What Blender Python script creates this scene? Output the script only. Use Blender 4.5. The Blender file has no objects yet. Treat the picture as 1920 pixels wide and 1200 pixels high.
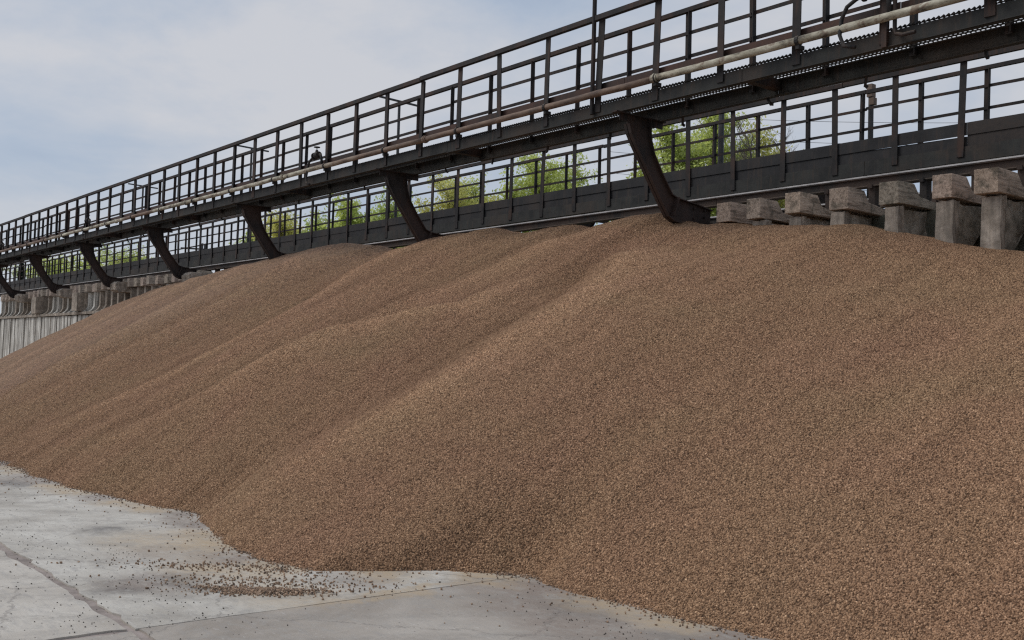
import bpy, bmesh, math, random
import numpy as np
from mathutils import Vector, Matrix

random.seed(7)
rs = np.random.RandomState(11)
C = bpy.context.scene.collection
S = bpy.context.scene

# ------------------------------------------------------------------ camera
yaw, pitch, roll = math.radians(38.7), math.radians(2.32), math.radians(1.72)
fw = Vector((-math.cos(yaw) * math.cos(pitch), math.sin(yaw) * math.cos(pitch), math.sin(pitch)))
rt = fw.cross(Vector((0, 0, 1))).normalized()
up = rt.cross(fw)
r2 = rt * math.cos(roll) + up * math.sin(roll)
u2 = -rt * math.sin(roll) + up * math.cos(roll)
cd = bpy.data.cameras.new('camera')
cam = bpy.data.objects.new('camera', cd)
C.objects.link(cam)
cd.sensor_width = 36.0
cd.lens = 1950.0 / 1920.0 * 36.0
cd.clip_start = 0.05
cd.clip_end = 3000
cam.matrix_world = Matrix(((r2.x, u2.x, -fw.x, 0), (r2.y, u2.y, -fw.y, 0), (r2.z, u2.z, -fw.z, 1.6), (0, 0, 0, 1)))
S.camera = cam

# ------------------------------------------------------------------ sky, sun, exposure
SUN_EL, SUN_AZ = math.radians(46), math.radians(-135)      # the veiled sun stands to the left, low over the yard
sun_dir = Vector((math.cos(SUN_EL) * math.cos(SUN_AZ), math.cos(SUN_EL) * math.sin(SUN_AZ), math.sin(SUN_EL)))
w = bpy.data.worlds.new('World')
S.world = w
w.use_nodes = True
nt = w.node_tree
nt.nodes.clear()
def N(t, kind, **kw):
    n = t.nodes.new(kind)
    for k, v in kw.items():
        if k in n.inputs.keys():
            n.inputs[k].default_value = v
        else:
            setattr(n, k, v)
    return n
out = N(nt, 'ShaderNodeOutputWorld')
sky = N(nt, 'ShaderNodeTexSky', sky_type='NISHITA', sun_disc=False)
sky.sun_elevation = SUN_EL
sky.sun_rotation = math.pi / 2 - SUN_AZ
sky.air_density = 1.0
sky.dust_density = 2.0
bg1 = N(nt, 'ShaderNodeBackground', Strength=0.10)
bg2 = N(nt, 'ShaderNodeBackground', Strength=0.72)
mixs = N(nt, 'ShaderNodeMixShader')
tc = N(nt, 'ShaderNodeTexCoord')
mp = N(nt, 'ShaderNodeMapping')
mp.inputs['Scale'].default_value = (1.0, 1.0, 2.2)
mp.inputs['Location'].default_value = (3.1, 1.7, 0.4)
no = N(nt, 'ShaderNodeTexNoise', Scale=1.7, Detail=7.0, Roughness=0.55, Distortion=0.5)
no2 = N(nt, 'ShaderNodeTexNoise', Scale=4.2, Detail=6.0, Roughness=0.6, Distortion=0.3)
cr = N(nt, 'ShaderNodeValToRGB')
cr.color_ramp.elements[0].position = 0.36
cr.color_ramp.elements[0].color = (0.37, 0.46, 0.62, 1)
cr.color_ramp.elements[1].position = 0.62
cr.color_ramp.elements[1].color = (0.70, 0.715, 0.76, 1)
e = cr.color_ramp.elements.new(0.48)
e.color = (0.50, 0.58, 0.705, 1)
L = nt.links.new
L(tc.outputs['Generated'], mp.inputs[0])
L(mp.outputs[0], no.inputs['Vector'])
L(mp.outputs[0], no2.inputs['Vector'])
ma = N(nt, 'ShaderNodeMath', operation='MULTIPLY_ADD')
ma.inputs[1].default_value = 0.3
L(no2.outputs['Fac'], ma.inputs[0])
mb = N(nt, 'ShaderNodeMath', operation='MULTIPLY_ADD')
mb.inputs[1].default_value = 0.85
mb.inputs[2].default_value = -0.075
L(no.outputs['Fac'], mb.inputs[0])
L(mb.outputs[0], ma.inputs[2])
L(ma.outputs[0], cr.inputs[0])
L(cr.outputs[0], bg2.inputs['Color'])
L(sky.outputs[0], bg1.inputs['Color'])
mr = N(nt, 'ShaderNodeMapRange')
mr.inputs['From Min'].default_value = 0.3
mr.inputs['From Max'].default_value = 0.65
mr.inputs['To Min'].default_value = 0.82
mr.inputs['To Max'].default_value = 0.95
L(ma.outputs[0], mr.inputs[0])
L(mr.outputs[0], mixs.inputs[0])
L(bg1.outputs[0], mixs.inputs[1])
L(bg2.outputs[0], mixs.inputs[2])
L(mixs.outputs[0], out.inputs[0])

sd = bpy.data.lights.new('sun', 'SUN')
sd.energy = 1.5
sd.angle = math.radians(32)
sd.color = (1.0, 0.965, 0.92)
sun = bpy.data.objects.new('sun', sd)
C.objects.link(sun)
sun.rotation_euler = sun_dir.to_track_quat('Z', 'Y').to_euler()
sun.location = (5, -10, 30)

S.view_settings.view_transform = 'Standard'
S.view_settings.look = 'None'
S.view_settings.exposure = 0.26
S.view_settings.gamma = 1.0
S.view_settings.use_curve_mapping = False
S.render.engine = 'CYCLES'
S.cycles.use_denoising = False
S.cycles.pixel_filter_type = 'BLACKMAN_HARRIS'
S.cycles.filter_width = 1.25
S.cycles.max_bounces = 6

# ------------------------------------------------------------------ helpers
def nodemat(name):
    m = bpy.data.materials.new(name)
    m.use_nodes = True
    t = m.node_tree
    b = t.nodes['Principled BSDF']
    return m, t, b

def ramp(t, fac, stops):
    r = N(t, 'ShaderNodeValToRGB')
    el = r.color_ramp.elements
    el[0].position, el[0].color = stops[0][0], (*stops[0][1], 1)
    el[1].position, el[1].color = stops[-1][0], (*stops[-1][1], 1)
    for p, c in stops[1:-1]:
        x = el.new(p)
        x.color = (*c, 1)
    t.links.new(fac, r.inputs[0])
    return r.outputs[0]

def mix(t, fac, a, b, mode='MIX'):
    m = N(t, 'ShaderNodeMix', data_type='RGBA', blend_type=mode)
    for sock, v in ((m.inputs[0], fac), (m.inputs[6], a), (m.inputs[7], b)):
        if isinstance(v, (int, float)):
            sock.default_value = v
        elif isinstance(v, tuple):
            sock.default_value = (*v, 1)
        else:
            t.links.new(v, sock)
    return m.outputs[2]

def coords(t, scale=(1, 1, 1), kind='Object'):
    c = N(t, 'ShaderNodeTexCoord')
    m = N(t, 'ShaderNodeMapping')
    m.inputs['Scale'].default_value = scale
    if kind == 'World':
        g = N(t, 'ShaderNodeNewGeometry')
        t.links.new(g.outputs['Position'], m.inputs[0])
    else:
        t.links.new(c.outputs[kind], m.inputs[0])
    return m.outputs[0]

def noise(t, vec, scale, detail=5, rough=0.6, dist=0.0, o='Fac'):
    n = N(t, 'ShaderNodeTexNoise', Scale=scale, Detail=detail, Roughness=rough, Distortion=dist)
    t.links.new(vec, n.inputs['Vector'])
    return n.outputs[o]

def bump(t, b, height, strength=0.4, dist=0.02):
    n = N(t, 'ShaderNodeBump', Strength=strength, Distance=dist)
    t.links.new(height, n.inputs['Height'])
    t.links.new(n.outputs[0], b.inputs['Normal'])

def steel(name, dark, mid, rust, amt=0.5, scale=6, rough=0.75):
    m, t, b = nodemat(name)
    v = coords(t, kind='World')
    f = noise(t, v, scale, 8, 0.65)
    f2 = noise(t, v, scale * 0.35, 3, 0.5)
    c1 = ramp(t, f, [(0.38, dark), (0.62, mid)])
    msk = ramp(t, f2, [(1 - amt - 0.08, (0, 0, 0)), (1 - amt + 0.08, (1, 1, 1))])
    fine = ramp(t, noise(t, v, scale * 7, 6, 0.7), [(0.4, (0, 0, 0)), (0.6, (1, 1, 1))])
    mk = mix(t, 0.5, msk, fine, 'MULTIPLY')
    run = noise(t, coords(t, (9, 9, 0.9), 'World'), 1.6, 6, 0.7)
    mk = mix(t, 1.0, mk, ramp(t, run, [(0.52, (0, 0, 0)), (0.64, (0.75, 0.75, 0.75))]), 'SCREEN')
    cc = mix(t, mk, c1, rust)
    # brown dust settled on upward faces
    gn = N(t, 'ShaderNodeNewGeometry')
    sz_ = N(t, 'ShaderNodeSeparateXYZ')
    t.links.new(gn.outputs['Normal'], sz_.inputs[0])
    cc = mix(t, ramp(t, sz_.outputs['Z'], [(0.55, (0, 0, 0)), (0.9, (0.7, 0.7, 0.7))]), cc, (0.17, 0.13, 0.095))
    t.links.new(cc, b.inputs['Base Color'])
    b.inputs['Roughness'].default_value = rough
    b.inputs['Metallic'].default_value = 0.0
    b.inputs['Specular IOR Level'].default_value = 0.3
    bump(t, b, noise(t, v, scale * 12, 6, 0.7), 0.35, 0.004)
    return m

M = {}
M['steel'] = steel('dark rusted steel', (0.012, 0.011, 0.0115), (0.026, 0.022, 0.021), (0.055, 0.03, 0.021), 0.42)
M['channel'] = steel('mossy dark steel', (0.014, 0.0145, 0.0145), (0.034, 0.034, 0.031), (0.05, 0.037, 0.029), 0.42, 3)
M['strut'] = steel('brown rusted steel', (0.014, 0.0115, 0.011), (0.030, 0.024, 0.0215), (0.052, 0.031, 0.024), 0.5, 4)
M['kick'] = steel('reddish board', (0.024, 0.016, 0.014), (0.048, 0.03, 0.025), (0.075, 0.036, 0.025), 0.5, 4)
M['board'] = steel('grey board', (0.014, 0.0138, 0.015), (0.027, 0.026, 0.027), (0.042, 0.032, 0.027), 0.4, 2.5)
M['grate'] = steel('grating steel', (0.012, 0.012, 0.011), (0.024, 0.022, 0.02), (0.04, 0.028, 0.02), 0.4)
M['iron'] = steel('black cast iron', (0.012, 0.012, 0.013), (0.028, 0.026, 0.025), (0.06, 0.038, 0.028), 0.35, 14)
M['railside'] = steel('rail side', (0.022, 0.019, 0.018), (0.042, 0.035, 0.031), (0.065, 0.042, 0.032), 0.5, 5)

def pipe_mat():
    m, t, b = nodemat('scaled painted pipe')
    v = coords(t, (0.35, 1, 1), 'World')
    f = noise(t, v, 9, 8, 0.7)
    f2 = noise(t, coords(t, (0.05, 0.3, 0.3), 'World'), 6.5, 2, 0.5)
    rust = ramp(t, f, [(0.35, (0.07, 0.045, 0.034)), (0.55, (0.16, 0.098, 0.066)), (0.7, (0.21, 0.15, 0.11))])
    pale = ramp(t, f, [(0.36, (0.07, 0.06, 0.045)), (0.48, (0.30, 0.27, 0.20)), (0.66, (0.56, 0.53, 0.43))])
    k = ramp(t, f2, [(0.42, (0, 0, 0)), (0.52, (1, 1, 1))])
    gx = N(t, 'ShaderNodeNewGeometry')
    sx = N(t, 'ShaderNodeSeparateXYZ')
    t.links.new(gx.outputs['Position'], sx.inputs[0])
    mrx = N(t, 'ShaderNodeMapRange')                     # newer painted length to the right of the coupling
    mrx.inputs['From Min'].default_value = -9.18
    mrx.inputs['From Max'].default_value = -9.12
    t.links.new(sx.outputs['X'], mrx.inputs[0])
    mrl = N(t, 'ShaderNodeMapRange')
    mrl.inputs['From Min'].default_value = -19.0
    mrl.inputs['From Max'].default_value = -15.0
    mrl.inputs['To Min'].default_value = 1.0
    mrl.inputs['To Max'].default_value = 0.0
    t.links.new(sx.outputs['X'], mrl.inputs[0])
    kk = mix(t, mrl.outputs[0], (0.06, 0.06, 0.06), k)
    k2 = mix(t, mrx.outputs[0], kk, (1.0, 1.0, 1.0))
    peel = ramp(t, noise(t, coords(t, (1, 1, 1), 'World'), 7, 6, 0.7), [(0.40, (0, 0, 0)), (0.46, (1, 1, 1))])
    k3 = mix(t, 1.0, k2, mix(t, 0.75, (1.0, 1.0, 1.0), peel), 'MULTIPLY')
    t.links.new(mix(t, k3, rust, pale), b.inputs['Base Color'])
    b.inputs['Roughness'].default_value = 0.8
    bump(t, b, f, 0.6, 0.01)
    return m
M['pipe'] = pipe_mat()

def concrete(name, base, dark, scale=3, streak=True, dirt=0.5):
    m, t, b = nodemat(name)
    v = coords(t, kind='World')
    f = noise(t, v, scale, 8, 0.65)
    c = ramp(t, f, [(0.32, dark), (0.5, tuple(0.5 * (x + y) for x, y in zip(base, dark))), (0.64, base)])
    if streak:
        f3 = noise(t, coords(t, (3.2, 3.2, 0.22), 'World'), 2.6, 6, 0.65)
        c = mix(t, ramp(t, f3, [(0.44, (dirt,) * 3), (0.6, (0, 0, 0))]), c, (0.10, 0.085, 0.07))
    sp = noise(t, v, scale * 14, 5, 0.7)
    c = mix(t, ramp(t, sp, [(0.58, (0, 0, 0)), (0.72, (0.5, 0.5, 0.5))]), c, (0.09, 0.08, 0.07))
    t.links.new(c, b.inputs['Base Color'])
    b.inputs['Roughness'].default_value = 0.9
    bump(t, b, noise(t, v, scale * 9, 8, 0.7), 0.6, 0.012)
    return m
M['wall_light'] = concrete('pale streaked concrete', (0.80, 0.77, 0.70), (0.58, 0.54, 0.47), 2.2, True, 0.75)
M['wall_grey'] = concrete('grey weathered concrete', (0.53, 0.445, 0.36), (0.21, 0.17, 0.13), 6, True, 0.45)
M['rubble'] = concrete('crumbled tan concrete', (0.50, 0.43, 0.35), (0.17, 0.145, 0.11), 7, False)
M['wall_back'] = concrete('mossy rough concrete', (0.17, 0.16, 0.125), (0.085, 0.085, 0.06), 5, False)

def timber():
    m, t, b = nodemat('weathered timber')
    v = coords(t, (9, 0.9, 9), 'World')
    f = noise(t, v, 3.2, 8, 0.7, 0.6)
    oi = N(t, 'ShaderNodeObjectInfo')
    c = ramp(t, f, [(0.33, (0.14, 0.112, 0.09)), (0.47, (0.40, 0.325, 0.262)), (0.64, (0.58, 0.48, 0.395))])
    c2 = mix(t, 0.55, c, oi.outputs['Color'], 'MULTIPLY')
    vv = coords(t, kind='World')
    c3 = mix(t, ramp(t, noise(t, vv, 7, 6, 0.6), [(0.52, (0, 0, 0)), (0.66, (0.7, 0.7, 0.7))]), c2, (0.075, 0.07, 0.05))
    t.links.new(c3, b.inputs['Base Color'])
    b.inputs['Roughness'].default_value = 0.92
    bump(t, b, f, 0.8, 0.015)
    return m
M['timber'] = timber()

def simple(name, col, rough=0.8, var=0.25, scale=8, metal=0.0):
    m, t, b = nodemat(name)
    v = coords(t, kind='World')
    f = noise(t, v, scale, 5, 0.6)
    t.links.new(ramp(t, f, [(0.3, tuple(c * (1 - var) for c in col)), (0.7, tuple(min(1, c * (1 + var)) for c in col))]), b.inputs['Base Color'])
    b.inputs['Roughness'].default_value = rough
    b.inputs['Metallic'].default_value = metal
    return m
M['railtop'] = simple('worn rail head', (0.50, 0.48, 0.47), 0.5, 0.35, 3, 0.0)
M['mast'] = simple('grey mast steel', (0.035, 0.035, 0.037), 0.6)
M['wire'] = simple('cable', (0.10, 0.10, 0.11), 0.6)
M['bark'] = simple('bark', (0.13, 0.11, 0.09), 0.9, 0.35, 12)
M['earth'] = simple('bare earth and grass', (0.13, 0.12, 0.07), 0.95, 0.4, 0.6)
M['lamp'] = simple('rusty lamp box', (0.13, 0.085, 0.06), 0.7)

def leafmat(name, a, b_, c):
    m, t, b = nodemat(name)
    oi = N(t, 'ShaderNodeNewGeometry')
    v = coords(t, kind='World')
    f = noise(t, v, 0.9, 3, 0.6)
    mm = N(t, 'ShaderNodeMath', operation='MULTIPLY_ADD')
    mm.inputs[1].default_value = 0.55
    t.links.new(oi.outputs['Random Per Island'], mm.inputs[0])
    m2 = N(t, 'ShaderNodeMath', operation='MULTIPLY')
    m2.inputs[1].default_value = 0.5
    t.links.new(f, m2.inputs[0])
    t.links.new(m2.outputs[0], mm.inputs[2])
    t.links.new(ramp(t, mm.outputs[0], [(0.15, a), (0.5, b_), (0.8, c)]), b.inputs['Base Color'])
    b.inputs['Roughness'].default_value = 0.6
    # light passes through thin leaves
    tr = N(t, 'ShaderNodeBsdfTranslucent')
    tr.inputs[0].default_value = (b_[0] * 1.6, b_[1] * 1.6, b_[2] * 1.2, 1)
    mx = N(t, 'ShaderNodeMixShader')
    mx.inputs[0].default_value = 0.5
    o = t.nodes['Material Output']
    t.links.new(b.outputs[0], mx.inputs[1])
    t.links.new(tr.outputs[0], mx.inputs[2])
    t.links.new(mx.outputs[0], o.inputs[0])
    return m
M['leaf_fresh'] = leafmat('fresh green leaves', (0.27, 0.31, 0.11), (0.46, 0.51, 0.19), (0.62, 0.66, 0.31))
M['leaf_mid'] = leafmat('mid green leaves', (0.20, 0.25, 0.09), (0.37, 0.43, 0.17), (0.53, 0.58, 0.28))
M['leaf_yellow'] = leafmat('yellow green leaves', (0.30, 0.29, 0.11), (0.50, 0.49, 0.20), (0.65, 0.62, 0.32))
M['leaf_dark'] = leafmat('dark needles', (0.02, 0.045, 0.03), (0.04, 0.08, 0.05), (0.07, 0.12, 0.07))

def setp(o, label=None, cat=None, group=None, kind=None):
    if label: o['label'] = label
    if cat: o['category'] = cat
    if group: o['group'] = group
    if kind: o['kind'] = kind
    return o

def thing(name, label, cat, loc=(0, 0, 0), group=None):
    o = bpy.data.objects.new(name, None)
    o.empty_display_size = 0.2
    C.objects.link(o)
    o.location = loc
    return setp(o, label, cat, group)

class MB:
    def __init__(s):
        s.v, s.f = [], []
    def hexa(s, pts):
        n = len(s.v)
        s.v += [tuple(p) for p in pts]
        for q in ((0, 3, 2, 1), (4, 5, 6, 7), (0, 1, 5, 4), (1, 2, 6, 5), (2, 3, 7, 6), (3, 0, 4, 7)):
            s.f.append(tuple(n + i for i in q))
        return s
    def box(s, x0, x1, y0, y1, z0, z1):
        return s.hexa([(x0, y0, z0), (x1, y0, z0), (x1, y1, z0), (x0, y1, z0), (x0, y0, z1), (x1, y0, z1), (x1, y1, z1), (x0, y1, z1)])
    def bar(s, a, b, w_, h, upv=(0, 0, 1)):
        a, b = Vector(a), Vector(b)
        d = (b - a).normalized()
        sd_ = d.cross(Vector(upv))
        if sd_.length < 1e-3:
            sd_ = d.cross(Vector((1, 0, 0)))
        sd_.normalize()
        u_ = sd_.cross(d)
        P = []
        for p in (a, b):
            for i, j in ((-1, -1), (1, -1), (1, 1), (-1, 1)):
                P.append(p + sd_ * (i * w_ / 2) + u_ * (j * h / 2))
        return s.hexa(P)
    def prism(s, poly, lo, hi, axis='x'):
        # poly in (y,z) swept along x, or (x,y) swept along z
        n = len(s.v)
        k = len(poly)
        for t_ in (lo, hi):
            for a, b in poly:
                s.v.append((t_, a, b) if axis == 'x' else (a, b, t_))
        s.f.append(tuple(n + i for i in range(k))[::-1])
        s.f.append(tuple(n + k + i for i in range(k)))
        for i in range(k):
            j = (i + 1) % k
            s.f.append((n + i, n + j, n + k + j, n + k + i))
        return s
    def tube(s, pts, r, seg=8, cap=True):
        pts = [Vector(p) for p in pts]
        rr = r if isinstance(r, (list, tuple)) else [r] * len(pts)
        n = len(s.v)
        ref = None
        for i, p in enumerate(pts):
            d = (pts[min(i + 1, len(pts) - 1)] - pts[max(i - 1, 0)]).normalized()
            if ref is None:
                ref = d.cross(Vector((0, 0, 1)))
                if ref.length < 0.1:
                    ref = d.cross(Vector((1, 0, 0)))
            ref = (ref - d * ref.dot(d)).normalized()
            b2 = d.cross(ref)
            for k in range(seg):
                a = 2 * math.pi * k / seg
                s.v.append(tuple(p + ref * (rr[i] * math.cos(a)) + b2 * (rr[i] * math.sin(a))))
        for i in range(len(pts) - 1):
            for k in range(seg):
                k2 = (k + 1) % seg
                s.f.append((n + i * seg + k, n + i * seg + k2, n + (i + 1) * seg + k2, n + (i + 1) * seg + k))
        if cap:
            s.f.append(tuple(n + k for k in range(seg))[::-1])
            m_ = n + (len(pts) - 1) * seg
            s.f.append(tuple(m_ + k for k in range(seg)))
        return s
    def build(s, name, mat, parent=None, smooth=False):
        me = bpy.data.meshes.new(name)
        me.from_pydata(s.v, [], s.f)
        me.materials.append(mat)
        if smooth:
            me.polygons.foreach_set('use_smooth', [True] * len(me.polygons))
        me.validate()
        me.update()
        bm = bmesh.new()
        bm.from_mesh(me)
        bmesh.ops.recalc_face_normals(bm, faces=bm.faces)
        bm.to_mesh(me)
        bm.free()
        o = bpy.data.objects.new(name, me)
        C.objects.link(o)
        if parent is not None:
            o.parent = parent
            o.matrix_parent_inverse = Matrix.Translation(-parent.location)
        return o

def inst(src, name, loc, parent, rot=(0, 0, 0), scale=(1, 1, 1)):
    o = bpy.data.objects.new(name, src)
    C.objects.link(o)
    o.location = loc
    o.rotation_euler = rot
    o.scale = scale
    if parent is not None:
        o.parent = parent
        o.matrix_parent_inverse = Matrix.Translation(-parent.location)
    return o

def mesh_of(mb, name, mat, smooth=False):
    o = mb.build(name, mat, None, smooth)
    me = o.data
    bpy.data.objects.remove(o)
    return me

def vnoise(x, y, seed=0):
    xi, yi = np.floor(x).astype(int), np.floor(y).astype(int)
    xf, yf = x - xi, y - yi
    u_ = xf * xf * (3 - 2 * xf)
    v_ = yf * yf * (3 - 2 * yf)
    def h(a, b):
        n_ = np.sin(a * 127.1 + b * 311.7 + seed * 74.7) * 43758.5453
        return n_ - np.floor(n_)
    return (h(xi, yi) * (1 - u_) + h(xi + 1, yi) * u_) * (1 - v_) + (h(xi, yi + 1) * (1 - u_) + h(xi + 1, yi + 1) * u_) * v_ - 0.5

# ------------------------------------------------------------------ the ground
def ground_mat():
    m, t, b = nodemat('yard concrete')
    v = coords(t, kind='World')
    oi = N(t, 'ShaderNodeObjectInfo')
    f = noise(t, v, 0.9, 8, 0.62, 0.6)
    c = ramp(t, f, [(0.3, (0.34, 0.305, 0.255)), (0.5, (0.50, 0.465, 0.405)), (0.68, (0.60, 0.57, 0.505))])
    c = mix(t, 1.0, c, oi.outputs['Color'], 'MULTIPLY')
    # broom and scraper streaks
    st = noise(t, coords(t, (1.2, 7.5, 1), 'World'), 3.0, 7, 0.7, 0.4)
    c = mix(t, ramp(t, st, [(0.5, (0, 0, 0)), (0.68, (0.42, 0.42, 0.42))]), c, (0.30, 0.285, 0.27))
    st2 = noise(t, coords(t, (2.6, 13, 1), 'World'), 3.0, 6, 0.7, 0.2)
    c = mix(t, ramp(t, st2, [(0.6, (0, 0, 0)), (0.7, (0.35, 0.35, 0.35))]), c, (0.72, 0.71, 0.70))
    # stains with their own shapes: (x, y, rx, ry, colour, strength)
    wv = noise(t, v, 2.4, 5, 0.65, 0.0, 'Color')
    sub = N(t, 'ShaderNodeVectorMath', operation='MULTIPLY_ADD')
    t.links.new(wv, sub.inputs[0])
    sub.inputs[1].default_value = (0.9, 0.55, 0)
    t.links.new(v, sub.inputs[2])
    mot = ramp(t, noise(t, coords(t, (1, 1.6, 1), 'World'), 9, 8, 0.75, 0.5), [(0.36, (0.45, 0.45, 0.45)), (0.54, (1, 1, 1))])
    for (x, y, rx, ry, col, k) in STAINS:
        mp_ = N(t, 'ShaderNodeMapping', vector_type='POINT')
        mp_.inputs['Location'].default_value = (-(x + 0.45) / rx, -(y + 0.275) / ry, 0)
        mp_.inputs['Scale'].default_value = (1 / rx, 1 / ry, 0)
        t.links.new(sub.outputs[0], mp_.inputs[0])
        ln = N(t, 'ShaderNodeVectorMath', operation='LENGTH')
        t.links.new(mp_.outputs[0], ln.inputs[0])
        c = mix(t, mix(t, 1.0, ramp(t, ln.outputs['Value'], [(0.3, (k, k, k)), (1.0, (0, 0, 0))]), mot, 'MULTIPLY'), c, col)
    # curved scraper marks left by the loader bucket
    wvn = N(t, 'ShaderNodeTexWave', wave_type='BANDS', bands_direction='X', Scale=0.55, Distortion=7.0, Detail=4.0)
    wvn.inputs['Detail Scale'].default_value = 0.35
    rotm = N(t, 'ShaderNodeMapping')
    rotm.inputs['Rotation'].default_value = (0, 0, 0.6)
    t.links.new(v, rotm.inputs[0])
    t.links.new(rotm.outputs[0], wvn.inputs['Vector'])
    mk1 = ramp(t, wvn.outputs['Fac'], [(0.72, (0, 0, 0)), (0.95, (0.45, 0.45, 0.45))])
    c = mix(t, mix(t, 1.0, mk1, ramp(t, noise(t, v, 14, 8, 0.8), [(0.42, (0, 0, 0)), (0.58, (1, 1, 1))]), 'MULTIPLY'), c, (0.25, 0.225, 0.195))
    # hairline cracks and worn patches
    vc = N(t, 'ShaderNodeTexVoronoi', Scale=0.55, feature='DISTANCE_TO_EDGE')
    wv2 = N(t, 'ShaderNodeVectorMath', operation='MULTIPLY_ADD')
    t.links.new(noise(t, v, 3.0, 6, 0.7, 0.0, 'Color'), wv2.inputs[0])
    wv2.inputs[1].default_value = (0.5, 0.5, 0)
    t.links.new(v, wv2.inputs[2])
    t.links.new(wv2.outputs[0], vc.inputs['Vector'])
    c = mix(t, ramp(t, vc.outputs['Distance'], [(0.002, (0.55, 0.55, 0.55)), (0.006, (0, 0, 0))]), c, (0.15, 0.13, 0.115))
    c = mix(t, ramp(t, noise(t, v, 6.5, 8, 0.75, 0.8), [(0.52, (0, 0, 0)), (0.62, (0.55, 0.55, 0.55))]), c, (0.34, 0.315, 0.28))
    # specks of coal dust
    vo = N(t, 'ShaderNodeTexVoronoi', Scale=9.0, Randomness=1.0)
    t.links.new(v, vo.inputs['Vector'])
    c = mix(t, ramp(t, vo.outputs['Distance'], [(0.03, (0.75, 0.75, 0.75)), (0.07, (0, 0, 0))]), c, (0.05, 0.045, 0.04))
    sp = noise(t, v, 55, 4, 0.7)
    c = mix(t, ramp(t, sp, [(0.62, (0, 0, 0)), (0.74, (0.5, 0.5, 0.5))]), c, (0.13, 0.12, 0.11))
    t.links.new(c, b.inputs['Base Color'])
    b.inputs['Roughness'].default_value = 0.72
    bump(t, b, noise(t, v, 22, 10, 0.8), 0.45, 0.008)
    return m
dk, br, be = (0.10, 0.09, 0.085), (0.25, 0.20, 0.165), (0.43, 0.33, 0.215)
STAINS = [(-15.4, 3.5, 1.0, 0.8, dk, 0.85), (-13.6, 3.05, 0.8, 0.5, br, 0.7), (-13.2, 3.15, 0.5, 0.33, dk, 0.7), (-16.5, 3.2, 1.2, 0.8, dk, 0.6),
          (-9.55, 3.05, 0.30, 0.30, dk, 0.7), (-7.1, 2.43, 0.30, 0.26, dk, 0.75), (-7.25, 2.7, 0.55, 0.5, br, 0.85), (-7.15, 2.85, 0.45, 0.2, dk, 0.5),
          (-8.6, 3.3, 0.9, 0.7, be, 0.7), (-7.4, 3.3, 0.75, 0.6, be, 0.85), (-8.2, 3.0, 0.5, 0.5, br, 0.45), (-6.4, 3.3, 0.6, 0.5, be, 0.6),
          (-6.05, 3.9, 0.14, 1.1, be, 0.8), (-6.6, 3.9, 0.5, 0.3, br, 0.5),
          (-5.8, 4.75, 0.7, 0.5, br, 0.75), (-5.2, 4.45, 0.7, 0.6, br, 0.7), (-5.0, 4.75, 0.5, 0.35, dk, 0.5), (-4.6, 4.35, 0.7, 0.5, br, 0.7),
          (-4.1, 4.2, 0.7, 0.6, br, 0.55), (-4.0, 4.75, 0.5, 0.4, dk, 0.45), (-6.9, 4.3, 0.4, 0.3, dk, 0.4), (-7.6, 3.75, 0.4, 0.25, dk, 0.4)]
for _x in np.arange(-15.5, -3.5, 0.55):
    STAINS.append((float(_x), float(np.interp(_x, [-16, -12, -10.9, -10.1, -9.3, -8.1, -7.5, -6.8, -6.5, -5.9, -3.9], [3.65, 3.69, 3.92, 4.12, 3.97, 3.64, 3.62, 4.15, 4.72, 5.04, 5.18])) - 0.16, 0.42, 0.36, be if int(_x * 7) % 3 else br, 0.9))
M['yard'] = ground_mat()

def joint_mat():
    m, t, b = nodemat('dirt in the joints')
    v = coords(t, kind='World')
    f = noise(t, v, 5, 8, 0.7)
    t.links.new(ramp(t, f, [(0.35, (0.20, 0.165, 0.145)), (0.65, (0.38, 0.32, 0.285))]), b.inputs['Base Color'])
    b.inputs['Roughness'].default_value = 0.95
    bump(t, b, f, 0.5, 0.02)
    return m
M['joint'] = joint_mat()

g = MB()
g.v = [(-900, -300, -0.012), (300, -300, -0.012), (300, 13.0, -0.012), (-900, 13.0, -0.012)]
g.f = [(0, 1, 2, 3)]
ground = setp(g.build('ground', M['joint']), kind='structure')
ground['label'] = 'pale concrete yard with brown dirt-filled joints between its slabs'
g = MB()
g.v = [(-900, 12.9, -0.016), (300, 12.9, -0.016), (300, 900, -0.016), (-900, 900, -0.016)]
g.f = [(0, 1, 2, 3)]
setp(g.build('field', M['earth']), 'grassy earth beyond the track', kind='structure')

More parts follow.
